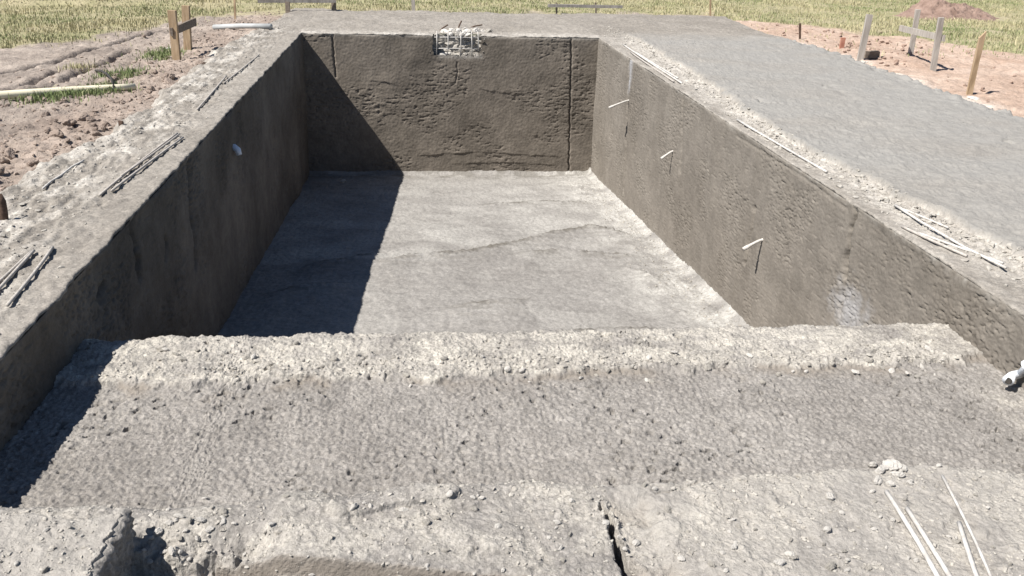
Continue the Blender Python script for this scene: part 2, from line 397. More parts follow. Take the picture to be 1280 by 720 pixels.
def deckR_h(x, y, full=False):
    wi = x-x_inner(y)+.07*fbm(x, y, .35, 4, 231)
    farf = sst(13.6, 12.0, y+.25*fbm(x, y, .6, 3, 233)); wi = wi+.035*fbm(x, y, .09, 3, 232); slab = sst(-.008, .014, wi)*farf
    band = np.exp(-((wi+.10)/.17)**2)*(1-slab)*farf*sst(.03, .25, x-XR)
    rub = stones(x, y, .05, .35, 235)*.8+stones(x, y, .024, .45, 237)*.8+.010*np.clip(billow(x, y, .06, 3, 238), -.2, 1)
    do = x_right(y)-x+.05*fbm(x, y, .9, 4, 239)
    out = 1-sst(-.10, .02, do)
    z = deck_base(x, y)*(1-.4*slab)+band*rub*.9+.035*slab+.12*rub*(1-slab)*sst(.03, .2, x-XR)
    z = z+slab*(.015*ridged(x*.45, y*1.2, .5, 4, 241)*.6+.006*billow(x*.5, y*1.3, .22, 3, 246)-.03*np.exp(-(fbm(x*.45, y*1.3, .9, 3, 248)/.03)**2)*sst(.0, .4, fbm(x, y, .7, 2, 250))+.006*fbm(x*.7, y, .10, 3, 242)+.005*billow(x, y, .04, 2, 243))-.03*slab*sst(.35, .0, do)*(.5+fbm(x, y, .15, 3, 244))-.14*out
    if full: return z, np.clip(band*(.7+.6*fbm(x, y, .2, 3, 245))+(1-slab)*farf*(.22+.35*fbm(x*1.5, y*.7, .3, 3, 247))+slab*.45*np.exp(-((y-12.0)/1.0)**2)*sst(-.2, .3, fbm(x, y, .5, 3, 249))+slab*.26*sst(.05, .45, fbm(x*.5, y*1.2, .6, 5, 257)), 0, 1), np.clip(slab*(.88+.35*fbm(x*.6, y, .8, 4, 256))+.25*slab*sst(.5, .1, do), 0, 1)
    return z
def deckF_h(x, y, full=False):
    z = deck_base(x, y)+.012*fbm(x*.6, y, .15, 3, 251)
    out = sst(YB-.05, YB+.1, y+.12*fbm(x, y, .6, 3, 253))
    z = z-.14*out
    if full:
        return z, np.clip(.55*np.exp(-((y-YF)/.35)**2)*(1+fbm(x, y, .2, 3, 255))+.08, 0, 1), np.zeros_like(x)
    return z
RUT = [P2([(-40, 105), (50, 84), (100, 70), (150, 55), (205, 42)], -.1), P2([(40, 118), (80, 106), (120, 88), (165, 66)], -.1), P2([(-60, 132), (30, 112), (75, 92)], -.1)]
def grass_mask(x, y):
    yg = np.interp(x, ge[:, 0], ge[:, 1])
    g = sst(-.30, .40, y-yg+.75*fbm(x, y, .9, 4, 301))
    return np.where(x < -9.5, sst(-.4, .4, fbm(x, y, 3, 3, 305)+(y-13)*.3), g)
def ground_h(x, y, full=False):
    near = np.hypot(x-.5, y-9)
    z = -.055+.03*fbm(x, y, 1.2, 3, 311)
    d = x_left(np.clip(y, 1, YB))-x
    leftz = (d > -.5)*(x < 0)*(y < 17)*1.0
    z = z-leftz*np.clip(d-.6, 0, 6)*.022
    fade = 1-sst(14, 22, near)
    gm = grass_mask(x, y)
    bare = fade*(1-gm)
    cl = np.exp(-((d-.55)/.6)**2)*leftz
    z = z+bare*(.020*fbm(x, y, .22, 4, 315)+.010*fbm(x, y, .06, 2, 318)+(.08+.55*cl)*stones(x, y, .12, .45, 321)*.7+(.12+.6*cl)*stones(x, y, .05, .5, 325)*.8+(.3+cl)*.014*billow(x, y, .12, 3, 323))
    dr = x-x_right(np.clip(y, 1, 16))
    rz = (dr > -.3)*(x > 3)*1.0
    for k, rr in enumerate(RUT):
        q = pdist(x+.03*perlin(x*5, y*5, 3), y, rr); z = z-.09*np.exp(-(q/.035)**2)+.010*np.exp(-((q-.10)/.05)**2)
    if full:
        pink = np.clip(rz*1.0+.25*(x < -1)*np.exp(-((d-.3)/.4)**2), 0, 1)
        dust = np.clip(rz*np.exp(-(np.maximum(dr-.02, 0)/.26)**2)*(.75+1.1*fbm(x, y, .5, 3, 331))*sst(13.5, 11.5, y), 0, 1)
        return z, gm, pink, dust
    return z
def floor_h(x, y, full=False):
    z = floor_z(y)+.012*fbm(x, y, .8, 3, 401)+.005*fbm(x, y, .06, 3, 405)+.003*fbm(x, y, .025, 2, 408)
    side = sst(.85, .12, XR-x+.32*fbm(x, y, .6, 4, 411))
    near = sst(5.2, 4.4, y)
    rub = stones(x, y, .05, .3, 415)+stones(x, y, .025, .4, 417)+.010*np.clip(billow(x, y, .08, 3, 416), -.2, 1)
    z = z+.006*ridged(x*.35, y, .5, 3, 418)+side*(.012+rub*.8)
    # wavy fronts where one sprayed layer overlaps the next
    for k, (px, dep) in enumerate(FRONTS):
        pp = np.array(sorted(px)); yy = np.interp(x, pp[:, 0], pp[:, 1])+.05*fbm(x, y*0, .8, 2, 421+k)+.022*fbm(x, y, .12, 3, 423+k)
        ends = sst(pp[0, 0]-.1, pp[0, 0]+.2, x)*sst(pp[-1, 0]+.1, pp[-1, 0]-.2, x)
        s = y-yy
        z = z+1.8*dep*ends*np.exp(-np.clip(-s, 0, 9)/.5)*sst(.012, -.012, s)-.8*dep*ends*np.exp(-((s-.02)/.025)**2)+.45*dep*ends*np.exp(-((s+.05)/.10)**2)*fbm(x, y, .05, 3, 431)
        fr_ = fr_ if k else 0
        if k == 0: front = s
        fr_ = np.maximum(fr_, ends*(np.exp(-((s-.01)/(.085 if k == 0 else .05))**2)*sst(-.75, -.15, fbm(x, y, .5, 3, 451+k))+.75*np.exp(-np.clip(-s, 0, 9)/.24)*(s < .01)*sst(-.15, .35, fbm(x*.6, y*1.6, .14, 3, 461+k))))
    cove = np.clip(1-(XR-x)/.10, 0, 1)**2+np.clip(1-(YF-y)/.06, 0, 1)**2
    z = z+.05*cove
    if full:
        dust = np.clip(.95*side*(.6+1.0*fbm(x, y, .25, 4, 441))+.55*sst(.0, .14, front)*(.55+.9*fbm(x, y*1.4, .6, 4, 443))*(1-.5*sst(.8, 3.0, front))+.22*sst(.1, .5, fbm(x, y, .9, 4, 447)), 0, 1)
        st = np.clip(.85*fr_+.55*sst(12.15, 12.5, y)*sst(-.2, .3, fbm(x, y*2, .3, 3, 445)), 0, 1)
        return z, dust, st
    return z
FRONTS = [([tuple(at(u, v, z)[:2]) for u, v in pts], d) for pts, z, d in [
    ([(470, 332), (520, 322), (585, 313), (640, 303), (690, 285), (740, 278), (790, 290)], -1.62, .028),
    ([(640, 318), (700, 312), (760, 318), (800, 322)], -1.6, .02),
    ([(380, 340), (440, 328), (480, 320)], -1.65, .022),
    ([(600, 262), (680, 255), (740, 258)], -1.85, .018),
    ([(560, 380), (590, 374), (660, 368)], -1.45, .016),
    ([(690, 412), (720, 406), (760, 402), (840, 400)], -1.36, .02),
    ([(780, 335), (830, 345), (822, 352), (850, 372)], -1.55, .02),
    ([(330, 372), (380, 362), (440, 356)], -1.55, .022)]]

# ------------------------------------------------------------------ setting
def xs(a, b, d): return np.linspace(a, b, max(2, int(abs(b-a)/d)+1))
# shallow shelf and foreground (one cast surface, riser included)
ys = geo(1.0, 3.78, .0022); xx = np.concatenate([xs(XL-.03, -.815, .0052)[:-1], xs(-.815, -.72, .0017)[:-1], xs(-.72, XR+.03, .0052)])
X, Y = np.meshgrid(xx, ys); Z, dust, stain, brown = fg_h(X, Y, True); FGF = Field(xx, ys, Z)
jl = .035*fbm(xx, xx*0+1, .25, 4, 151)+.015*perlin(xx*25, xx*0, 155)
YJ = Y+jl[None, :]*sst(3.4, 3.78, Y)
P = np.stack([X, YJ, Z], -1)
ex = []; exd = []
for k, dz in enumerate((.03, .09, .2, .5, 1.3)):
    yy = P[-1, :, 1]+(.012, .018, .01, .0, .0)[k]+.008*fbm(xx, xx*0+dz*3, .05, 2, 160+k)
    ex.append(np.stack([xx, yy, P[-1, :, 2]-dz], -1)); exd.append(dust[-1]*max(0, 1-k*.4))
P = np.concatenate([P, np.array(ex)], 0); dust = np.concatenate([dust, np.array(exd)], 0)
stain = np.concatenate([stain, np.zeros((5, len(xx)))], 0); brown = np.concatenate([brown, np.zeros((5, len(xx)))], 0)
grid('shallow_shelf', P, M['shelf'], dict(dust=dust, stain=stain, brown=brown), steep=True, kind='structure')
# broken right face of the raised block
yy, tt = np.meshgrid(np.linspace(.98, 2.11, 260), np.linspace(0, 1, 60))
xb = -.768+.014*fbm(yy, yy*0, .12, 4, 121)+.010*fbm(yy, yy*0+5, .03, 2, 123)
rnd = np.clip(tt/.2, 0, 1); zt = -.012-.018*rnd**3-.22*np.clip((tt-.2)/.8, 0, 1)
nse = -.012+.006*billow(yy, zt*1.3, .05, 3, 801)+.005*fbm(yy, zt, .02, 2, 805)+.025*np.clip((tt-.2)/.8, 0, 1)*fbm(yy, zt, .3, 2, 807)
P = np.stack([xb-.05*(1-rnd)+nse*sst(.05, .3, tt), yy-.10*sst(2.02, 2.11, yy)*0, zt-.004*(1-rnd)*1.5], -1)
be = grid('broken_edge', P, M['shelf'], dict(dust=tt*0+.25*(1-rnd), stain=.5*(1-rnd), brown=tt*0), flip=True, kind='structure')
be.parent = bpy.data.objects['shallow_shelf']
# slab under the photographer
X, Y = np.meshgrid(xs(XL-.03, XR+.03, .06), xs(-2, 1.02, .06))
grid('standing_slab', np.stack([X, Y, -.12+.006*fbm(X, Y, .3, 3, 5)], -1), M['shelf'], dict(dust=X*0+.4, stain=X*0), kind='structure')
# deep floor
ys = np.append(geo(3.7, YF, .0028), YF+.03); xx = xs(XL-.03, XR+.03, .0115)
X, Y = np.meshgrid(xx, ys); Z, dust, st = floor_h(X, Y, True); FLF = Field(xx, ys, Z)
grid('pool_floor', np.stack([X, Y, Z], -1), M['floor'], dict(dust=dust, stain=st), kind='structure')

def edge_cols(P, dust, stain, side, coef):
    """ragged arris where the deck meets the wall: extra columns turning down"""
    c = P[:, 0 if side < 0 else -1].copy(); yv = c[:, 1]
    cols = []
    for k, (dx, dz) in enumerate(((-.003, -.008), (-.012, -.022), (-.03, -.06))):
        q = c.copy(); q[:, 0] += -side*0+coef*dx; q[:, 2] += dz; cols.append(q)
    cols = np.stack(cols, 1)
    z3 = np.repeat(dust[:, :1 if side < 0 else None][:, -1:], 3, 1)*.6
    s3 = np.repeat(stain[:, :1 if side < 0 else None][:, -1:], 3, 1)
    if side < 0: return np.concatenate([cols[:, ::-1], P], 1), np.concatenate([z3, dust], 1), np.concatenate([s3, stain], 1)
    return np.concatenate([P, cols], 1), np.concatenate([dust, z3], 1), np.concatenate([stain, s3], 1)
# left deck
ys = geo(1.0, YB+.2, .0036); xx = np.concatenate([xs(-4.6, -2.6, .02)[:-1], xs(-2.6, XL, .0105)])
X, Y = np.meshgrid(xx, ys); Z, dust, out = deckL_h(X, Y, True); DLF = Field(xx, ys, Z)
jag = .010*fbm(Y, Y*0, .25, 4, 171)+.004*perlin(Y*18, Y*0+.2, 175)-.002
w = sst(XL-.10, XL, X); Xj = X+w*jag; Z = Z-.006*sst(XL-.015, XL, X)**2
P, dust, st = edge_cols(np.stack([Xj, Y, Z], -1), dust, out*0, 1, 1)
grid('deck', P, M['deck'], dict(dust=dust, stain=st), kind='structure')
# right deck
ys = geo(1.0, YB+.2, .0031); xx = np.concatenate([xs(XR, 3.9, .0105)[:-1], xs(3.9, 9.0, .017)])
X, Y = np.meshgrid(xx, ys); Z, dust, stn = deckR_h(X, Y, True); DRF = Field(xx, ys, Z)
jag = .009*fbm(Y, Y*0+4, .25, 4, 181)+.004*perlin(Y*18, Y*0+.7, 185)+.002
w = sst(XR+.10, XR, X); Xj = X+w*jag; Z = Z-.006*sst(XR+.015, XR, X)**2
P, dust, st = edge_cols(np.stack([Xj, Y, Z], -1), dust, stn, -1, -1)
grid('deck', P, M['deck'], dict(dust=dust, stain=st), kind='structure')
# far deck, with the broken-out pocket in its front edge
NX0, NX1, NZ = hit(541, 60, 1, YF)[0], hit(601, 60, 1, YF)[0], -.27
xx = xs(XL-.12, XR+.12, .0125); ys = np.concatenate([xs(YF, YF+.6, .02)[:-1], xs(YF+.6, YB+.2, .045)])
X, Y = np.meshgrid(xx, ys); Z, dust, st = deckF_h(X, Y, True)
w = sst(YF+.1, YF, Y); Yj = Y+w*(.012*fbm(X, X*0+7, .25, 4, 191)); Z = Z-.006*sst(YF+.015, YF, Y)**2+.003-.03*sst(XL-.02, XL-.11, X)-.03*sst(XR+.02, XR+.11, X)
P = np.stack([X, Yj, Z], -1)
row = P[0].copy(); rows = []
for dy, dz in ((.003, -.008), (.012, -.022), (.03, -.06)):
    q = row.copy(); q[:, 1] += dy; q[:, 2] += dz; rows.append(q)
P = np.concatenate([np.stack(rows[::-1]), P], 0); dust = np.concatenate([np.repeat(dust[:1]*.6, 3, 0), dust], 0); st = np.concatenate([np.repeat(st[:1], 3, 0), st], 0)
cx = (P[:-1, :-1, 0]+P[1:, 1:, 0])/2; cy = (P[:-1, :-1, 1]+P[1:, 1:, 1])/2
gap = (cx > NX0+.02*perlin(cy*20, cx*0, 4)) & (cx < NX1+.03*perlin(cy*20, cx*0, 9)) & (cy < YF+.16+.05*perlin(cx*12, cy*0, 3))
grid('deck', P, M['deck'], dict(dust=dust, stain=st), keep=~gap, kind='structure')

# ground sheet with the pit left open
def spaced(segs):
    o = []
    for a, b, d in segs: o.append(xs(a, b, d)[:-1])
    return np.concatenate(o+[np.array([segs[-1][1]])])
gx = spaced([(-400, -60, 40), (-60, -16, 4), (-16, -9, .3), (-9, -2.2, .026), (-2.2, XL-.3, .05), (XL-.3, XR+.3, .35), (XR+.3, 5, .06), (5, 10.5, .035), (10.5, 18, .15), (18, 60, 4), (60, 400, 40)])
gy = spaced([(-300, -20, 40), (-20, 0, 2), (0, 4, .25), (4, 8, .026), (8, 16.5, .034), (16.5, 22, .1), (22, 40, .6), (40, 100, 6), (100, 500, 40)])
X, Y = np.meshgrid(gx, gy); Z, gm, pink, dust = ground_h(X, Y, True)
kx = (X[:-1, :-1]+X[1:, 1:])/2; ky = (Y[:-1, :-1]+Y[1:, 1:])/2
hole = (kx > XL-.4) & (kx < XR+.4) & (ky > -1.6) & (ky < YF+.6)
under = (kx > XL-.4) & (kx < XR+.4) & (ky > YF) & (ky < YB-.2)
Z = np.where((X > XL-.5) & (X < XR+.5) & (Y < YB-.1), -.25, Z)
inR = (X > XR) & (X < x_right(np.clip(Y, 1, YB))-.12) & (Y < YB-.15); Z = np.where(inR, -.25, Z)
GDF = Field(gx, gy, Z)
grid('ground', np.stack([X, Y, Z], -1), M['ground'], dict(grass=gm, pink=pink, dust=dust), keep=~(hole | under), kind='structure')

# ------------------------------------------------------------------ pool walls (each one cast piece)
def wall_noise(a, b, seed):
    rough = sst(-.15, .35, fbm(a, b, .7, 4, seed))
    h = .010*fbm(a, b, .7, 3, seed+3)+(.12+.88*rough)*(.0028*fbm(a, b*1.8, .08, 3, seed+7)+.0022*billow(a, b*1.5, .036, 2, seed+9))+.0020*fbm(a, b, .022, 2, seed+13)
    pit = np.maximum(sst(.36, .54, fbm(a*.8, b*1.8, .034, 3, seed+15)), .6*sst(.40, .6, fbm(a*.7, b*1.6, .02, 2, seed+19)))*rough
    return h-.0085*pit-.004*(1-rough)*sst(.5, .8, fbm(a*.3, b*3, .05, 2, seed+17))
def wallmesh(name, A, B, fn, mat, dust, stain, flip, keep=None, **kw):
    return grid(name, fn, mat, dict(dust=dust, stain=stain), flip=flip, keep=keep, **kw)
zz = np.linspace(0, 1, 230)
# right wall
ys = geo(2.0, YF+.02, .0022)
Yg, T = np.meshgrid(ys, zz); bot = np.minimum(floor_z(np.maximum(Yg, 3.6)), -.9)-.06; Zg = -.012+T*(bot+.012)
D = wall_noise(Yg, Zg, 501)
def onR(u, v): q = hit(u, v, 0, XR); return (q[1], q[2])
for px, wd, dp in ([(1072, 252), (1066, 280), (1060, 310), (1055, 345)], .017, .05), ([(787, 76), (785, 130), (782, 180), (780, 240)], .022, .03), ([(943, 260), (938, 290), (932, 330)], .018, .025), ([(1052, 370), (1050, 395)], .012, .02), ([(855, 100), (853, 150), (850, 215)], .02, .015), ([(920, 170), (1000, 218), (1060, 262)], .012, .005):
    pp = [onR(u, v) for u, v in px]; q = pdist(Yg+.02*fbm(Yg, Zg, .1, 3, 7), Zg, pp); D = D-dp*np.exp(-(q/wd)**2)
q1 = pdist(Yg, Zg, [onR(790, 72), onR(787, 108)])+.06*fbm(Yg, Zg*.3, .06, 3, 521)
q2 = pdist(Yg*.62, Zg, [(onR(1062, 388)[0]*.62, onR(1062, 388)[1]), (onR(1062, 402)[0]*.62, onR(1062, 402)[1])])+.08*fbm(Yg, Zg, .08, 3, 523)
stain = np.clip(.75*(1-sst(.0, .12, q1))+.6*(1-sst(.0, .22, q2)), 0, 1)
dust = np.clip(.5*sst(.07, .0, -Zg)+.3*sst(.12, .02, Zg-bot-.06), 0, 1)*(.6+.8*fbm(Yg, Zg, .1, 3, 525))
P = np.stack([XR-.002-D*sst(0, .05, -Zg)+.010*sst(.02, .0, -Zg), Yg, Zg], -1)
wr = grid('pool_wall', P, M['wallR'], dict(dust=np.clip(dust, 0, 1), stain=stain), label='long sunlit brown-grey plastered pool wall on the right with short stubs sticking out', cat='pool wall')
# left wall
Yg, T = np.meshgrid(geo(2.0, YF+.02, .0026), np.linspace(0, 1, 190)); bot = np.minimum(floor_z(np.maximum(Yg, 3.6)), -.9)-.06; Zg = -.012+T*(bot+.012)
D = wall_noise(Yg, Zg, 541)*1.7
def onL(u, v): q = hit(u, v, 0, XL); return (q[1], q[2])
for px, wd, dp in ([(165, 270), (170, 310), (175, 345)], .030, .05), ([(206, 300), (207, 320)], .028, .045), ([(130, 360), (126, 374)], .028, .05), ([(237, 200), (240, 250), (246, 330)], .032, .05):
    q = pdist(Yg+.03*fbm(Yg, Zg, .1, 3, 7), Zg, [onL(u, v) for u, v in px]); D = D-dp*np.exp(-(q/wd)**2)
P = np.stack([XL+.002+D*sst(0, .05, -Zg)-.010*sst(.02, .0, -Zg), Yg, Zg], -1)
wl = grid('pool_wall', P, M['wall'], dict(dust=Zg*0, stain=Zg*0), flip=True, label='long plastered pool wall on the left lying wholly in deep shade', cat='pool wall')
# far wall
Xg, T = np.meshgrid(xs(XL-.02, XR+.02, .0095), np.linspace(0, 1, 210)); Zg = -.012+T*(ZF-.05)
rough = sst(-.15, .35, fbm(Xg, Zg*1.4, .9, 4, 560))
D = .010*fbm(Xg, Zg, .6, 3, 561)+(.05+.80*rough)*(.0042*fbm(Xg*.8, Zg*2.2, .12, 4, 565)+.0026*billow(Xg*.8, Zg*2.2, .06, 3, 568))+.0025*fbm(Xg, Zg, .03, 2, 571)
pit = sst(.34, .62, fbm(Xg*.8, Zg*2.2, .07, 3, 575))*rough; D = D-.0105*pit
def onF(u, v): q = hit(u, v, 1, YF); return (q[0], q[2])
for px, wd, dp in ([(416, 42), (417, 70), (420, 96)], .010, .032), ([(714.5, 44), (713, 120), (711, 217)], .009, .042), ([(571, 78), (572, 92), (569, 104)], .010, .016):
    q = pdist(Xg+.012*fbm(Xg*0, Zg, .1, 3, 7), Zg, [onF(u, v) for u, v in px]); D = D-dp*np.exp(-(q/wd)**2)
for px in ([(515, 195), (600, 190), (705, 196)], [(560, 205), (640, 203), (700, 207)], [(590, 110), (640, 118), (690, 116)], [(455, 100), (480, 103), (500, 106)]):
    pp = np.array(sorted([onF(u, v) for u, v in px])); zl = np.interp(Xg, pp[:, 0], pp[:, 1])+.02*fbm(Xg, Zg*0, .2, 3, 581)
    e = sst(pp[0, 0], pp[0, 0]+.2, Xg)*sst(pp[-1, 0], pp[-1, 0]-.2, Xg); s = Zg-zl
    D = D+.011*e*(.4+.9*np.clip(fbm(Xg, Zg*0+zl, .25, 3, 583)+.3, 0, 1))*np.exp(-np.clip(s, 0, 9)/.12)*sst(-.008, .008, s)
P = np.stack([Xg, YF-.002-D*sst(0, .04, -Zg)+.010*sst(.02, .0, -Zg), Zg], -1)
kx = (Xg[:-1, :-1]+Xg[1:, 1:])/2; kz = (Zg[:-1, :-1]+Zg[1:, 1:])/2
gapw = (kx > NX0+.03*fbm(kz, kx*0, .1, 3, 5)) & (kx < NX1+.03*fbm(kz, kx*0+3, .1, 3, 6)) & (kz > NZ+.035*fbm(kx, kx*0, .12, 3, 7))
dust = np.clip(.5*sst(.06, .0, -Zg)+.75*np.exp(-(pdist(Xg, Zg, [(NX0+.1, NZ-.01), (NX1, NZ-.005)])/.035)**2), 0, 1)
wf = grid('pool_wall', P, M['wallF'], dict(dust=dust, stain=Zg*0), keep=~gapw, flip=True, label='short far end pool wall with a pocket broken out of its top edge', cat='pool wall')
# pocket behind the opening: back, sides, sill as one rough liner
mb = MB(); n = 14
def liner(p, q, r, s):
    p, q, r, s = map(np.array, (p, q, r, s)); o = len(mb.v)
    for i in range(n+1):
        for j in range(n+1):
            a, b_ = i/n, j/n; t = (p*(1-a)+q*a)*(1-b_)+(s*(1-a)+r*a)*b_
            t = t+RNG.normal(0, .011, 3); mb.v.append(tuple(t))
    for i in range(n):
        for j in range(n):
            k = o+i*(n+1)+j; mb.f.append((k, k+1, k+n+2, k+n+1))
x0, x1, zb, y0, y1 = NX0-.035, NX1+.035, NZ-.035, YF-.0, YF+.17
liner((x0, y1, zb), (x1, y1, zb), (x1, y1, -.01), (x0, y1, -.01))
liner((x0, y0, zb), (x0, y1, zb), (x0, y1, -.012), (x0, y0, -.012))
liner((x1, y0, zb), (x1, y1, zb), (x1, y1, -.012), (x1, y0, -.012))
liner((x0, y0+.005, zb), (x1, y0+.005, zb), (x1, y1, zb), (x0, y1, zb))
mb.build('pocket', M['mortar'], wf, smooth=False)
# exposed bars across the pocket
for k, u in enumerate((545.5, 559.5, 575.5, 590, 598)):
    t = MB(); p = hit(u, 70-(k == 4)*6, 1, YF+.02); q = hit(u+(.6 if k < 3 else -.6), 39, 1, YF+.02)
    t.tube([p, (np.array(p)+q)/2+[.004, .01, 0], q], .0068); o = t.build('rebar', M['steel'], wf, smooth=True); 
for k, v in enumerate((46.5, 60.5)):
    t = MB(); p = hit(541, v, 1, YF+.04); q = hit(601, v+1, 1, YF+.04)
    t.tube([p, (np.array(p)+q)/2+[0, -.01, .006], q], .006); t.build('rebar', M['steel'], wf, smooth=True)

# ------------------------------------------------------------------ stubs and pipes in the walls
def stub(u0, v0, u1, v1, r, parent, mat, name='stub', knob=True):
    b_ = hit(u0, v0, 0, XR+.01); t_ = hit(u1, v1, 1, b_[1]-.04)
    ax = t_-b_; mb = MB(); pts = [b_-ax*.25] + [b_+ax*k+np.array([0, 0, .006*math.sin(k*5)]) for k in (0, .3, .6, .85, 1)]
    rr = [r, r, r*.9, r*.95, r*1.35 if knob else r, r*1.1]
    mb.tube(pts, rr, 10); return mb.build(name, mat, parent, smooth=True)
for q in ((788, 125, 761, 134, .011), (842.5, 188.5, 826.5, 197.5, .011), (955.5, 299, 929, 310.5, .012)):
    stub(*q, wr, M['mortar_white'])
# white plastic sleeve at the near end of the right wall
base = hit(1252, 474, 0, XR); mb = MB()
b_ = at(1256, 478, -.27); tip = np.array([XR-.105, b_[1]-.03, -.245])
mb.tube([(XR+.03, b_[1]+.03, -.235), (XR-.07, b_[1]+.0, -.24), tip], [.018, .019, .024], 12)
mb.tube([(XR-.04, b_[1]-.0, -.23), (XR-.035, b_[1]-.02, -.19), (XR-.045, b_[1]-.03, -.165)], [.012, .014, .02], 8)
mb.build('sleeve', M['white'], wr, smooth=True)
mb = MB(); mb.tube([tip+np.array([.004, .0015, 0]), tip+np.array([-.003, -.001, 0])], .016, 12); mb.build('sleeve_mouth_shade', M['black'], wr)  # black disc over the closed end, painted shade for the sleeve's hole
# pale pipe end in the left wall
b_ = hit(290, 184, 0, XL); mb = MB(); mb.tube([b_-[.03, 0, 0], b_+[.02, 0, 0], b_+[.045, -.01, -.02], b_+[.055, -.012, -.06]], [.026, .027, .027, .022], 12)
mb.build('pipe_end', M['bluewhite'], wl, smooth=True)

# quick look-ups of the built surfaces
fg_h, deckL_h, deckR_h, floor_h, ground_h = FGF, DLF, DRF, FLF, GDF
# ------------------------------------------------------------------ loose rods
def rod(name, px, r, h, mat, label, group=None, bend=0.0, cat='steel rod', lift=.004):
    r = r*.84; bend = bend or random.uniform(-.007, .007)
    pts = [at(u, v, h) for u, v in px]
    if len(pts) == 2:
        a, c_ = pts; side = np.array([-(c_-a)[1], (c_-a)[0], 0]); side = side/np.linalg.norm(side)
        pts = [a+(c_-a)*k+side*bend*math.sin(math.pi*k) for k in np.linspace(0, 1, 9)]
    else:
        q = []
        for a, c_ in zip(pts[:-1], pts[1:]): q += [a+(c_-a)*k for k in (0, .33, .66)]
        pts = q+[pts[-1]]
    zs = [max(float(h(np.array([p[0]]), np.array([p[1]]))[0]), -.2) for p in pts] if callable(h) else [h]*len(pts)
    k = np.polyfit(np.arange(len(zs)), zs, 1); zs = np.polyval(k, np.arange(len(zs)))+lift+r
    pts = [np.array([p[0], p[1], z]) for p, z in zip(pts, zs)]
    mb = MB(); mb.tube(pts, r, 8); o = mb.build(name, mat, None, smooth=True, origin=pts[0])
    return tag(o, label, cat, group)
GL, GR, GF = 'loose rods on the left edge', 'loose rods on the right edge', 'loose rods on the foreground slab'
rod('steel_rod', [(247, 140), (283, 97)], .009, deckL_h, M['steel_dull'], 'nearer of two single grey rods lying end to end on the left edge', GL)
rod('steel_rod', [(280, 105), (324, 70)], .008, deckL_h, M['steel_dull'], 'farthest grey rod on the left edge, end to end with a nearer one', GL)
rod('steel_rod', [(125, 247), (222, 170)], .009, deckL_h, M['steel_dull'], 'outermost grey rod of the long bundle midway along the left edge', GL, .01)
rod('steel_rod', [(140, 241), (229, 174)], .009, deckL_h, M['steel_dull'], 'grey rod nearest the pool in the long bundle midway along the left edge', GL)
rod('steel_rod', [(152, 224), (225, 171)], .007, deckL_h, M['steel_dull'], 'thin middle rod squeezed between two others midway along the left edge', GL, lift=.014)
rod('steel_rod', [(-30, 400), (43, 317)], .009, deckL_h, M['steel_dull'], 'grey rod in the near left group, middle one cut by the photo edge', GL)
rod('steel_rod', [(-30, 382), (40, 318)], .008, deckL_h, M['steel_dull'], 'leftmost grey rod of the near left group touching its neighbour at the tip', GL)
rod('steel_rod', [(10, 385), (66, 311)], .009, deckL_h, M['steel_dull'], 'grey rod of the near left group lying closest to the pool', GL)
rod('bent_wire', [(54, 239), (64, 229), (76, 221), (90, 212), (105, 203)], .007, deckL_h, M['steel'], 'thin pale bent wire lying in white rubble beside the brown soil', cat='wire')
rod('steel_rod', [(779, 57), (852, 106)], .011, deckR_h, M['steel'], 'longest white rod of the bundle near the far right corner', GR, cat='steel rod')
rod('steel_rod', [(793, 66), (847, 101)], .010, deckR_h, M['steel'], 'short white rod on the outer side of the far right bundle', GR, lift=.012)
rod('steel_rod', [(788, 66), (842, 104)], .010, deckR_h, M['steel_dull'], 'greyish rod on the pool side of the far right bundle', GR)
rod('steel_rod', [(921, 151), (1033, 217)], .010, deckR_h, M['steel'], 'long white rod midway along the right pool edge', GR)
rod('steel_rod', [(929, 158), (1016, 208)], .007, deckR_h, M['steel'], 'thin white rod lying against the long one midway along the right edge', GR, lift=.01)
rod('steel_rod', [(1117, 260), (1185, 288)], .007, deckR_h, M['steel'], 'short thin rod splayed outward from the nearest right edge bundle', GR)
rod('steel_rod', [(1118, 261), (1150, 283), (1205, 312), (1256, 341)], .008, deckR_h, M['steel'], 'long bent rod crossing the nearest right edge bundle', GR, lift=.012)
rod('steel_rod', [(1127, 285), (1208, 322)], .009, deckR_h, M['steel_dull'], 'thick greyish rod of the nearest right bundle lying along the pool edge', GR)
rod('steel_rod', [(1147, 293), (1253, 333)], .008, deckR_h, M['steel'], 'white rod of the nearest right bundle running under the bent rod', GR)
rod('steel_rod', [(1107, 617), (1190, 760)], .0085, fg_h, M['steel'], 'leftmost of four white rods on the foreground slab', GF)
rod('steel_rod', [(1133, 638), (1208, 760)], .0085, fg_h, M['steel'], 'second from left of four white rods on the foreground slab', GF)
rod('steel_rod', [(1198, 656), (1232, 760)], .008, fg_h, M['steel'], 'third from left of the foreground rods, starting lowest in the photo', GF)
rod('steel_rod', [(1177, 597), (1252, 760)], .0055, fg_h, M['steel'], 'slim foreground rod reaching farthest toward the pool, rightmost at its lower end', GF, lift=.008)

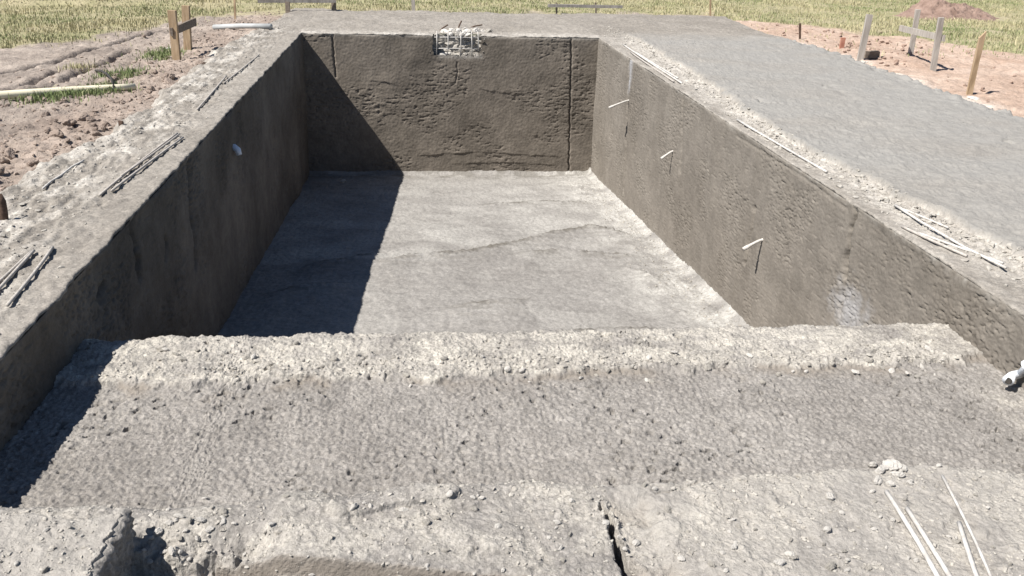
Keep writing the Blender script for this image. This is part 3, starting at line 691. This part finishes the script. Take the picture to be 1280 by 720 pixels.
# ------------------------------------------------------------------ stakes and batter boards
CAMX = RT*1.0
def stake(u0, v0, u1, v1, w, mat, parent=None, name='stake', label=None, group=None, t=None, cat='stake', slope=0.0, h=ground_h):
    b_ = at(u0, v0, h); q = hit(u1, v1, 1, b_[1]); mb = MB()
    ax = (q-b_)/np.linalg.norm(q-b_)
    mb.beam(b_-ax*.12, q, w, t or w*.6, CAMX, 5, .0025, slope)
    o = mb.build(name, mat, parent, origin=None if parent else b_)
    if parent: o.matrix_parent_inverse = parent.matrix_world.inverted()
    else: tag(o, label, cat, group)
    return o, b_, q
def board(uv0, uv1, y, w, mat, parent, t=.025, name='crossbar'):
    p = hit(*uv0, 1, y); q = hit(*uv1, 1, y if not isinstance(y, tuple) else y[1]); mb = MB(); mb.beam(p, q, w, t, (0, 0, 1), 5, .002)
    o = mb.build(name, mat, parent); o.matrix_parent_inverse = parent.matrix_world.inverted(); return o
GB = 'batter boards around the pool'
def batter(px, stakes, bar, w, mats, label):
    b_ = at(*stakes[0][:2], ground_h); e = empty('batter_board', b_, label=label, cat='batter board', group=GB); ys_ = []
    for s in stakes:
        o, p, q = stake(*s, w, mats[0], e); ys_.append(p[1])
    p = hit(bar[0], bar[1], 1, ys_[0]-.04); q = hit(bar[2], bar[3], 1, ys_[-1]-.04); mb = MB()
    ext = (q-p)
    mb.beam(p, q, bar[4], .028, (0, 0, 1), 6, .002); o = mb.build('crossbar', mats[1], e); o.matrix_parent_inverse = e.matrix_world.inverted()
    return e
batter(None, [(221, 75, 215, 13), (235, 62, 232, 7)], (214, 40, 244, 27, .085), .085, (M['wood'], M['wood_dark']), 'batter board of raw yellowish timber with tilted dark crossbar left of the pool')
batter(None, [(360, 17, 359.5, 2), (418, 19, 417, 2)], (322, 1.5, 420, 1.5, .05), .075, (M['wood_dark'], M['wood_grey']), 'batter board of two squat posts behind the left end of the far edge')
batter(None, [(696, 21, 695.5, 3), (745, 21, 744.5, 3)], (685, 7, 778, 8.5, .05), .028, (M['wood_dark'], M['wood_grey']), 'low wide batter board on thin legs in grass behind the far edge')
batter(None, [(1138, 68, 1147.5, 12), (1166, 88, 1176.5, 22)], (1125, 35, 1180, 48, .075), .065, (M['wood_grey'], M['wood_grey']), 'grey timber batter board on pinkish soil right of the slab')
GS = 'single marker stakes around the pool'
stake(1075, 75, 1087, 18, .075, M['wood_grey'], label='pale leaning stake at the slab edge left of the grey batter board', group=GS)
stake(1211, 119, 1228, 43, .055, M['wood'], label='tan leaning stake at the slab edge right of the grey batter board', group=GS, slope=1.2)
stake(517, 19, 516, -12, .06, M['wood_grey'], label='grey stake standing alone behind the middle of the far edge', group=GS)
stake(888, 22, 888, -10, .03, M['wood'], label='thin stake in the grass behind the right end of the far edge', group=GS)
stake(294, 24, 293, -6, .03, M['wood'], label='thin stake at the grass border beside the grey pipe', group=GS)
stake(1000, 49, 1000, 29, .028, M['rust'], label='short thin rusty peg at the right slab border', group=GS, t=.028)
stake(153, 170, 151, 151, .03, M['rust'], label='short dark peg in the clods left of the pool', group=GS, t=.025)
stake(1052, 60, 1054, 47, .06, M['red'], label='small red clay peg in pink soil beyond the slab', group=GS)
# brown bent stake at the photo edge
b_ = at(4, 275, deckL_h); mb = MB(); q = hit(-3, 244, 1, b_[1]); mb.tube([b_-[0, 0, .06], b_+(q-b_)*.35+[.01, 0, 0], b_+(q-b_)*.75+[.012, 0, 0], q], .021, 8)
tag(mb.build('stake', M['rust'], None, smooth=True, origin=b_), 'brown curved stump of a stake at the left edge of the photo', 'stake', GS)
# dark block by the pale stake
b_ = at(1086, 73, ground_h); mb = MB(); mb.beam(b_+[-.08, 0, .045], b_+[.13, .02, .05], .09, .08, (0, 0, 1), 4, .006)
tag(mb.build('timber_block', M['wood_dark'], None, origin=b_), 'dark timber block lying at the foot of the pale leaning stake', 'wood block')
# pipes
def zof_(h, p): return float(h(np.array([p[0]]), np.array([p[1]]))[0])
zt = zof_(ground_h, at(60, 122, ground_h))+.048; p, q = at(-60, 124.5, zt), at(169, 108.5, zt-.01); mb = MB()
mb.tube([p+(q-p)*k+np.array([0, 0, .008*math.sin(k*3)]) for k in np.linspace(0, 1, 9)], .041, 14, .72)
tag(mb.build('drain_pipe', M['pvc_cream'], None, smooth=True, origin=p), 'long cream plastic pipe lying on soil and grass at left', 'pipe')
p, q = at(268, 38, ground_h), at(339, 37, deckL_h); mb = MB(); mb.tube([p+[0, 0, .045], (p+q)/2+[0, 0, .055], q+[0, 0, .045]], .036, 12)
tag(mb.build('drain_pipe', M['pvc_grey'], None, smooth=True, origin=p), 'short grey pipe lying across the far left corner of the soil', 'pipe')
p = at(142, 114, ground_h); q = at(120, 90, ground_h); mb = MB(); y0, y1 = p[1], q[1]
mb.tube([p-[0, 0, .03], hit(142, 108, 1, y0), hit(139.5, 99, 1, y0+.15*(y1-y0)), hit(134, 92.5, 1, y0+.4*(y1-y0)), hit(127, 89, 1, y0+.75*(y1-y0)), q+[0, 0, .015], q+(q-p)*.1-[0, 0, .03]], .011, 8)
tag(mb.build('hose', M['black'], None, smooth=True, origin=p), 'dark thin hose arching out of the soil behind the cream pipe', 'hose')

# ------------------------------------------------------------------ rocks, clods, crumbs
def icosphere(sub):
    t = (1+5**.5)/2
    v = [(-1, t, 0), (1, t, 0), (-1, -t, 0), (1, -t, 0), (0, -1, t), (0, 1, t), (0, -1, -t), (0, 1, -t), (t, 0, -1), (t, 0, 1), (-t, 0, -1), (-t, 0, 1)]
    f = [(0, 11, 5), (0, 5, 1), (0, 1, 7), (0, 7, 10), (0, 10, 11), (1, 5, 9), (5, 11, 4), (11, 10, 2), (10, 7, 6), (7, 1, 8), (3, 9, 4), (3, 4, 2), (3, 2, 6), (3, 6, 8), (3, 8, 9), (4, 9, 5), (2, 4, 11), (6, 2, 10), (8, 6, 7), (9, 8, 1)]
    v = [np.array(p)/np.linalg.norm(p) for p in v]
    for _ in range(sub):
        c, nf = {}, []
        def mid(a, b):
            k = (min(a, b), max(a, b))
            if k not in c: w = v[a]+v[b]; v.append(w/np.linalg.norm(w)); c[k] = len(v)-1
            return c[k]
        for a, b, d in f:
            ab, bd, da = mid(a, b), mid(b, d), mid(d, a); nf += [(a, ab, da), (b, bd, ab), (d, da, bd), (ab, bd, da)]
        f = nf
    return np.array(v), np.array(f)
I2, I2F = icosphere(3); I1, I1F = icosphere(0)
def rock_mesh(name, seed, mat):
    r = np.random.default_rng(seed); v = I2.copy(); off = r.uniform(0, 50, 3)
    d = np.ones(len(v))
    for n_ in r.normal(size=(9, 3)):      # chipped planes
        n_ /= np.linalg.norm(n_); s = v@n_; d = np.minimum(d, np.where(s > .05, r.uniform(.6, .95)/np.maximum(s, .05), 9))
    d = np.minimum(d, 1.15)
    d = d+.16*perlin(v[:, 0]*2.4+off[0], v[:, 1]*2.4+v[:, 2]*1.7+off[1], seed)+.10*perlin(v[:, 2]*6+off[2], v[:, 0]*6-v[:, 1]*4, seed+1)
    v = v*d[:, None]*np.array([1, r.uniform(.7, 1), r.uniform(.55, .85)])
    me = mesh_np(name, v, I2F, False); me.materials.append(mat); return me
ROCKS = {k: [rock_mesh('rock', s+i*7, M[m_]) for i in range(7)] for k, m_, s in (('mortar', 'mortar', 1), ('white', 'mortar_white', 60), ('clod', 'clod', 120), ('pink', 'clod_pink', 180))}
def rock(name, x, y, z, s, kind, label, cat, group=None):
    o = bpy.data.objects.new(name, random.choice(ROCKS[kind])); C.objects.link(o)
    o.location = (x, y, z+s*.30); o.scale = (s*random.uniform(.75, 1.3), s*random.uniform(.6, 1.05), s*random.uniform(.6, 1.0)); o.rotation_euler = (random.uniform(-.4, .4), random.uniform(-.4, .4), random.uniform(0, 6.3))
    return tag(o, label, cat, group)
def zof(h, p): return float(h(np.array([p[0]]), np.array([p[1]]))[0])
def rock_at(u, v, r_px, h, kind, label, cat='stone', group=None, name='mortar_lump'):
    p = at(u, v, h); dist = float((p-EYE)@FW); s = r_px*dist/F_PX
    return rock(name, p[0], p[1], zof(h, p), s, kind, label, cat, group)
G1 = 'loose mortar lumps on the foreground slab'; L1 = 'loose pale mortar lump lying on the rough foreground slab'
rock_at(1037, 622, 8.5, fg_h, 'white', 'round white stone standing alone on the foreground slab left of the rods', 'stone', name='stone')
for (u, v, r) in [(1091, 583, 8), (1114, 584, 11), (1099, 590, 8), (1121, 595, 9), (1098, 603, 9), (1112, 606, 7), (1130, 586, 5), (1090, 615, 4), (1104, 586, 6), (1126, 590, 5), (1137, 603, 4)]:
    rock_at(u, v, r, fg_h, 'white', 'white lump in the little heap above the leftmost foreground rod', 'stone', 'heap of white lumps by the foreground rods', name='stone')
NEAR = [(1050, 642, 6), (1033, 662, 7), (1027, 680, 6), (985, 694, 8), (992, 697, 7), (976, 706, 9), (1061, 699, 6), (1038, 709, 8), (1109, 687, 5), (1090, 663, 6), (1101, 649, 5), (1183, 671, 7), (1195, 679, 5), (1175, 583, 6), (1138, 604, 5), (1260, 706, 5), (835, 640, 6), (917, 649, 5), (917, 686, 7), (902, 691, 6), (891, 707, 6), (797, 682, 7), (808, 606, 6), (818, 611, 5), (713, 627, 5), (693, 661, 5), (695, 653, 5), (686, 673, 5), (668, 675, 4), (535, 653, 8), (548, 648, 5), (505, 637, 7), (440, 634, 8), (458, 631, 5), (280, 642, 6), (567, 644, 5), (590, 635, 5), (622, 660, 6), (225, 645, 9), (238, 650, 8), (200, 668, 8), (187, 672, 7), (250, 650, 6), (210, 655, 7), (205, 690, 7), (225, 675, 7), (245, 672, 8), (262, 662, 6), (190, 705, 6), (215, 705, 7), (23, 705, 6), (58, 712, 7), (60, 666, 5), (98, 655, 5), (105, 672, 5)]
for u, v, r in NEAR: rock_at(u+random.uniform(-3, 3), v+random.uniform(-2, 2), r*random.uniform(.6, 1.0), fg_h, random.choice(['mortar', 'white', 'white']), L1, 'stone', G1)
for k in range(90):
    u, v = random.uniform(180, 1275), random.uniform(618, 722)
    rock_at(u, v, random.uniform(2, 4.6), fg_h, random.choice(['mortar', 'white', 'white']), L1, 'stone', G1)
G2 = 'loose lumps on the rough shelf edge'; L2 = 'small pale lump lying on the rough rubble edge of the shallow shelf'
for k in range(70):
    u = random.uniform(150, 1180); v = random.gauss(460, 13)
    if not 424 < v < 486: continue
    rock_at(u, v, random.uniform(2.2, 5.2), fg_h, random.choice(['mortar', 'mortar', 'white']), L2, 'stone', G2)
rock_at(1069, 466, 5, fg_h, 'white', 'white lump lying alone just below the shelf edge at right', 'stone', name='stone')
rock_at(429, 228, 5.5, floor_h, 'white', 'pale stone lying on the shaded deep floor near the far left corner', 'stone', name='stone')
G3 = 'soil clods left of the pool'; L3 = 'brown soil clod lying in the dug earth left of the pool'
for k in range(150):
    t = random.random(); i = random.randrange(len(left_edge)-4)+2
    a, c_ = np.array(left_edge[i]), np.array(left_edge[i+1]); p = a+(c_-a)*random.random(); d = abs(random.gauss(.5, .4))+.05
    x, y = p[0]-d, p[1]+random.uniform(-.2, .2)
    if x > -1.8 or y < 3.5: continue
    z = max(zof(ground_h, (x, y)), zof(deckL_h, (x, y)))
    rock('soil_clod', x, y, z, random.choice([.018, .022, .026, .032, .04, .055])*random.uniform(.7, 1.1), 'clod', L3, 'soil clod', G3)
for u, v, r in [(88, 158, 12), (105, 150, 7), (212, 100, 9), (192, 92, 6), (252, 82, 7), (118, 146, 6), (70, 165, 7), (45, 215, 7), (112, 192, 6)]:
    rock_at(u, v, r, ground_h, 'clod', L3, 'soil clod', G3, 'soil_clod')
G4 = 'soil clods right of the slab'; L4 = 'pinkish soil clod lying on the bare earth right of the slab'
for k in range(110):
    u = random.uniform(945, 1280); lo = np.interp(u, [945, 1060, 1160, 1280], [38, 72, 105, 150]); hi = np.interp(u, [945, 1050, 1130, 1280], [26, 38, 48, 75])
    v = random.uniform(hi+2, lo-3)
    if random.random() < .5: u, v = random.gauss(1105, 26), random.gauss(60, 8)
    rock_at(u, v, random.uniform(1.3, 3.6), ground_h, 'pink', L4, 'soil clod', G4, 'soil_clod')
# white cement heel lumps by the stakes
for (u, v, r, lab) in ((1078, 79, 9, 'white cement lump at the foot of the pale leaning stake'), (1217, 123, 9, 'white cement lump at the foot of the tan leaning stake'), (210, 62, 8, 'white cement lump behind the raw timber batter board'), (213, 104, 12, 'dark grey clod capped with white dust beside the rubble at left')):
    p = at(u, v, ground_h); s = r*float((p-EYE)@FW)/F_PX; o = rock('cement_lump', p[0], p[1], zof(ground_h, p)-.02, s, 'white' if 'white cement' in lab else 'clod', lab, 'stone'); o.scale.z *= .5
# crumbs nobody could count
def crumbs(name, spots, smin, smax, mat, h):
    V, Fc = [], []; spots = np.array(spots); zs = h(spots[:, 0], spots[:, 1])
    for (x, y), z in zip(spots, zs):
        s = smin*(smax/smin)**(random.random()**2); v = I1*(1+RNG.uniform(-.5, .35, (12, 1)))*s*RNG.uniform(.5, 1.25, 3)*np.array([1.1, .9, .6])
        a = random.uniform(0, 6.3); ca, sa = math.cos(a), math.sin(a)
        v = np.stack([v[:, 0]*ca-v[:, 1]*sa+x, v[:, 0]*sa+v[:, 1]*ca+y, v[:, 2]+z+s*.12], -1); Fc.append(I1F+12*len(V)); V.append(v)
    o = link(name, mesh_np(name, np.concatenate(V), np.concatenate(Fc), False), mat); return tag(o, kind='stuff')
sp_ = []
while len(sp_) < 7500:
    x, y = random.uniform(-1.4, 2.4), random.uniform(1.45, 2.35)
    if perlin(np.array([x*4.]), np.array([y*4.]), 3)[0] > -.15+random.uniform(-.2, .3): sp_.append((x, y))
crumbs('mortar_crumbs', sp_, .0022, .009, M['mortar'], fg_h)
sp_ = [(random.uniform(-1.35, 2.45), min(3.74, 3.36+abs(random.gauss(0, .10)))) for _ in range(1500)]
crumbs('shelf_crumbs', sp_, .003, .013, M['mortar'], fg_h)
sp_ = []
while len(sp_) < 2200:
    y = 2.8*(14/2.8)**random.random(); x = x_inner(y)-abs(random.gauss(.08, .13))
    if x > XR+.05: sp_.append((float(x), y))
crumbs('rubble', sp_, .005, .026, M['mortar'], deckR_h)
sp_ = []
while len(sp_) < 2200:
    y = 3*(15/3)**random.random(); x = x_left(y)+random.gauss(.22, .22)
    if x < XL-.05: sp_.append((float(x), y))
crumbs('rubble', sp_, .005, .016, M['mortar'], deckL_h)
sp_ = []
while len(sp_) < 3500:
    y = 3.5*(16/3.5)**random.random(); x = x_left(y)-abs(random.gauss(.1, .7))
    sp_.append((float(x), y))
crumbs('soil_crumbs', sp_, .008, .03, M['clod'], ground_h)
sp_ = []
while len(sp_) < 900:
    y = random.uniform(7, 16); x = XR-abs(random.gauss(0, .22)); y = random.uniform(5, 12)
    if x < XR-.03: sp_.append((float(x), y))
crumbs('floor_crumbs', sp_, .006, .016, M['mortar'], floor_h)
# broken mortar around the pocket on the far wall
for k in range(54):
    x = random.gauss((NX0+NX1)/2+.05, .17); y = YF+random.uniform(.04, .42)
    zz_ = zof(deckF_h, (x, y)) if (y > YF+.20 or x < NX0 or x > NX1) else random.choice([NZ-.03, NZ-.03, -.02])
    if y < YF+.1 and zz_ > -.1: continue
    rock('mortar_lump', x, y, zz_, random.uniform(.025, .07), random.choice(['mortar', 'white']), 'pale broken lump heaped in or behind the pocket of the far wall', 'stone', 'broken lumps at the far pocket')
for (u0, v0, u1, v1, lab) in ((572, 36, 577, 26, 'dark steel stick poking up left of centre above the far pocket'), (548, 38, 560, 31, 'dark stick lying aslant above the left of the far pocket'), (585, 34, 603, 31, 'dark stick lying flat right of the far pocket')):
    p = at(u0, v0, 0.0); q = hit(u1, v1, 1, p[1]+.03); mb = MB(); mb.tube([p-[0, 0, .02], (p+q)/2, q], .011, 6); tag(mb.build('steel_stick', M['rust'], None, origin=p), lab, 'steel stick')

# ------------------------------------------------------------------ soil mound
cx0 = at(1205, 27, -.08); mx, my = cx0[0], cx0[1]+.6
X, Y = np.meshgrid(np.linspace(-1.3, 1.3, 150), np.linspace(-1.0, 1.0, 110)); r = np.hypot(X/.92, Y/.75)+.12*fbm(X, Y, .7, 3, 600)
hm = (np.exp(-r**2*1.6)*.26+.20*np.exp(-((X+.35)**2+(Y-.1)**2)/.10)+.13*np.exp(-((X-.4)**2+(Y+.05)**2)/.09))*(1+.35*fbm(X, Y, .6, 3, 601))+(1.2*stones(X, Y, .16, .6, 605)+.9*stones(X, Y, .08, .6, 606)+.03*billow(X, Y, .15, 3, 608))*np.clip(1.3-r, 0, 1)+.03*fbm(X, Y, .12, 3, 607)*np.clip(1.4-r, 0, 1)-.10*sst(.9, 1.35, r)
o = grid('soil_mound', np.stack([X, Y, hm-.05], -1), M['mound'], label='heap of reddish brown soil in the grass beyond the grey batter board', cat='soil heap'); o.location = (mx, my, -.02); o.scale.z = .85

# ------------------------------------------------------------------ grass
def blades(name, x, y, z, hgt, wid, dry):
    n_ = len(x); a = RNG.uniform(0, 2*np.pi, n_); ln = RNG.normal(0, .45, n_); la = RNG.uniform(0, 2*np.pi, n_)
    dx, dy = np.cos(a)*wid, np.sin(a)*wid
    V = np.zeros((n_, 5, 3)); bx, by = np.cos(la)*ln*hgt, np.sin(la)*ln*hgt
    V[:, 0] = np.stack([x-dx, y-dy, z-.01], -1); V[:, 1] = np.stack([x+dx, y+dy, z-.01], -1)
    V[:, 2] = np.stack([x+dx*.7+bx*.4, y+dy*.7+by*.4, z+hgt*.6], -1); V[:, 3] = np.stack([x-dx*.7+bx*.4, y-dy*.7+by*.4, z+hgt*.6], -1)
    V[:, 4] = np.stack([x+bx, y+by, z+hgt*(1-.25*np.abs(ln))], -1)
    i = np.arange(n_)[:, None]*5
    Fc = np.concatenate([i+np.array([[0, 1, 2]]), i+np.array([[0, 2, 3]]), i+np.array([[3, 2, 4]])], 0)
    me = mesh_np(name, V.reshape(-1, 3), Fc, False); at_ = me.attributes.new('dry', 'FLOAT', 'POINT'); at_.data.foreach_set('value', np.repeat(dry, 5).astype(np.float32))
    return link(name, me, M['grass'])
gxs, gys = [], []
n_ = 420000; x = RNG.uniform(-13, 18, n_); y = 11.5+RNG.uniform(0, 1, n_)**1.3*16
keep = ((grass_mask(x, y) > RNG.uniform(.15, .9, n_)) | (RNG.uniform(0, 1, n_) < .03)) & ~((x > -3) & (x < x_right(np.clip(y, 1, 16))+.1) & (y < YB+.05)) & (np.hypot((x-mx)/1.5, (y-my)/.8) > .85)
keep &= (fbm(x, y, .35, 2, 701) > RNG.uniform(-1.0, .3, n_)) & (fbm(x, y, 1.6, 3, 703) > RNG.uniform(-1.1, .05, n_))
x, y = x[keep], y[keep]
patch = sst(-.5, .5, fbm(x, y, 1.1, 3, 705)+.4*fbm(x, y, .3, 2, 706))
dry = np.clip(.42*patch+.42*sst(-.4, .3, fbm(x, y, 3.2, 3, 709))+RNG.normal(.14, .2, len(x))+.15*(x < 6), 0, 1)
tag(blades('grass', x, y, ground_h(x, y), RNG.uniform(.02, .07, len(x))*(.55+.6*patch+.5*sst(.1, .6, fbm(x, y, .5, 2, 707))), RNG.uniform(.004, .008, len(x)), dry), kind='stuff')
for px, n_, lab in (([(45, 132), (75, 132), (110, 128), (140, 122)], 1500, 'long green grass patch growing in front of the cream pipe'), ([(140, 104), (155, 103), (170, 100)], 500, 'small green grass tuft just behind the end of the cream pipe'), ([(102, 93), (110, 90)], 260, 'straw yellow dried tuft beside the dark thin hose'), ([(196, 80), (204, 77), (214, 72)], 700, 'bright green grass tuft at the foot of the raw timber batter board')):
    pts = np.array(P2(px, -.12)); k = RNG.uniform(0, len(pts)-1, n_); x = np.interp(k, range(len(pts)), pts[:, 0])+RNG.normal(0, .10, n_); y = np.interp(k, range(len(pts)), pts[:, 1])+RNG.normal(0, .16, n_)
    o = blades('grass_tuft', x, y, ground_h(x, y), RNG.uniform(.025, .08, n_), RNG.uniform(.003, .006, n_), np.clip(RNG.normal(.9 if 'straw' in lab else .12, .15, n_), 0, 1)); tag(o, lab, 'grass tuft', 'green tufts left of the pool')

# ------------------------------------------------------------------ daylight
SUN = Vector((.69, .31, -1.0)).normalized()         # the way the light travels
el = math.asin(-SUN.z); az = math.atan2(-SUN.x, -SUN.y)
w = bpy.data.worlds.new('World'); sc.world = w; w.use_nodes = True; nt = w.node_tree
sky = nt.nodes.new('ShaderNodeTexSky'); sky.sky_type = 'NISHITA'; sky.sun_disc = False
sky.sun_elevation = el; sky.sun_rotation = az; sky.altitude = 1500; sky.air_density = 1.0; sky.dust_density = .3; sky.ozone_density = 2.0
bg = nt.nodes['Background']; bg.inputs['Strength'].default_value = .052; nt.links.new(sky.outputs[0], bg.inputs['Color'])
sl = bpy.data.lights.new('sun', 'SUN'); sl.energy = 5.0; sl.angle = math.radians(.5); sl.color = (1.0, .955, .89)
so = bpy.data.objects.new('sun', sl); C.objects.link(so); so.rotation_euler = SUN.to_track_quat('-Z', 'Y').to_euler(); so.location = (-6, -2, 12)
sc.view_settings.view_transform = 'Standard'; sc.view_settings.look = 'None'; sc.view_settings.gamma = 1; sc.view_settings.exposure = .86
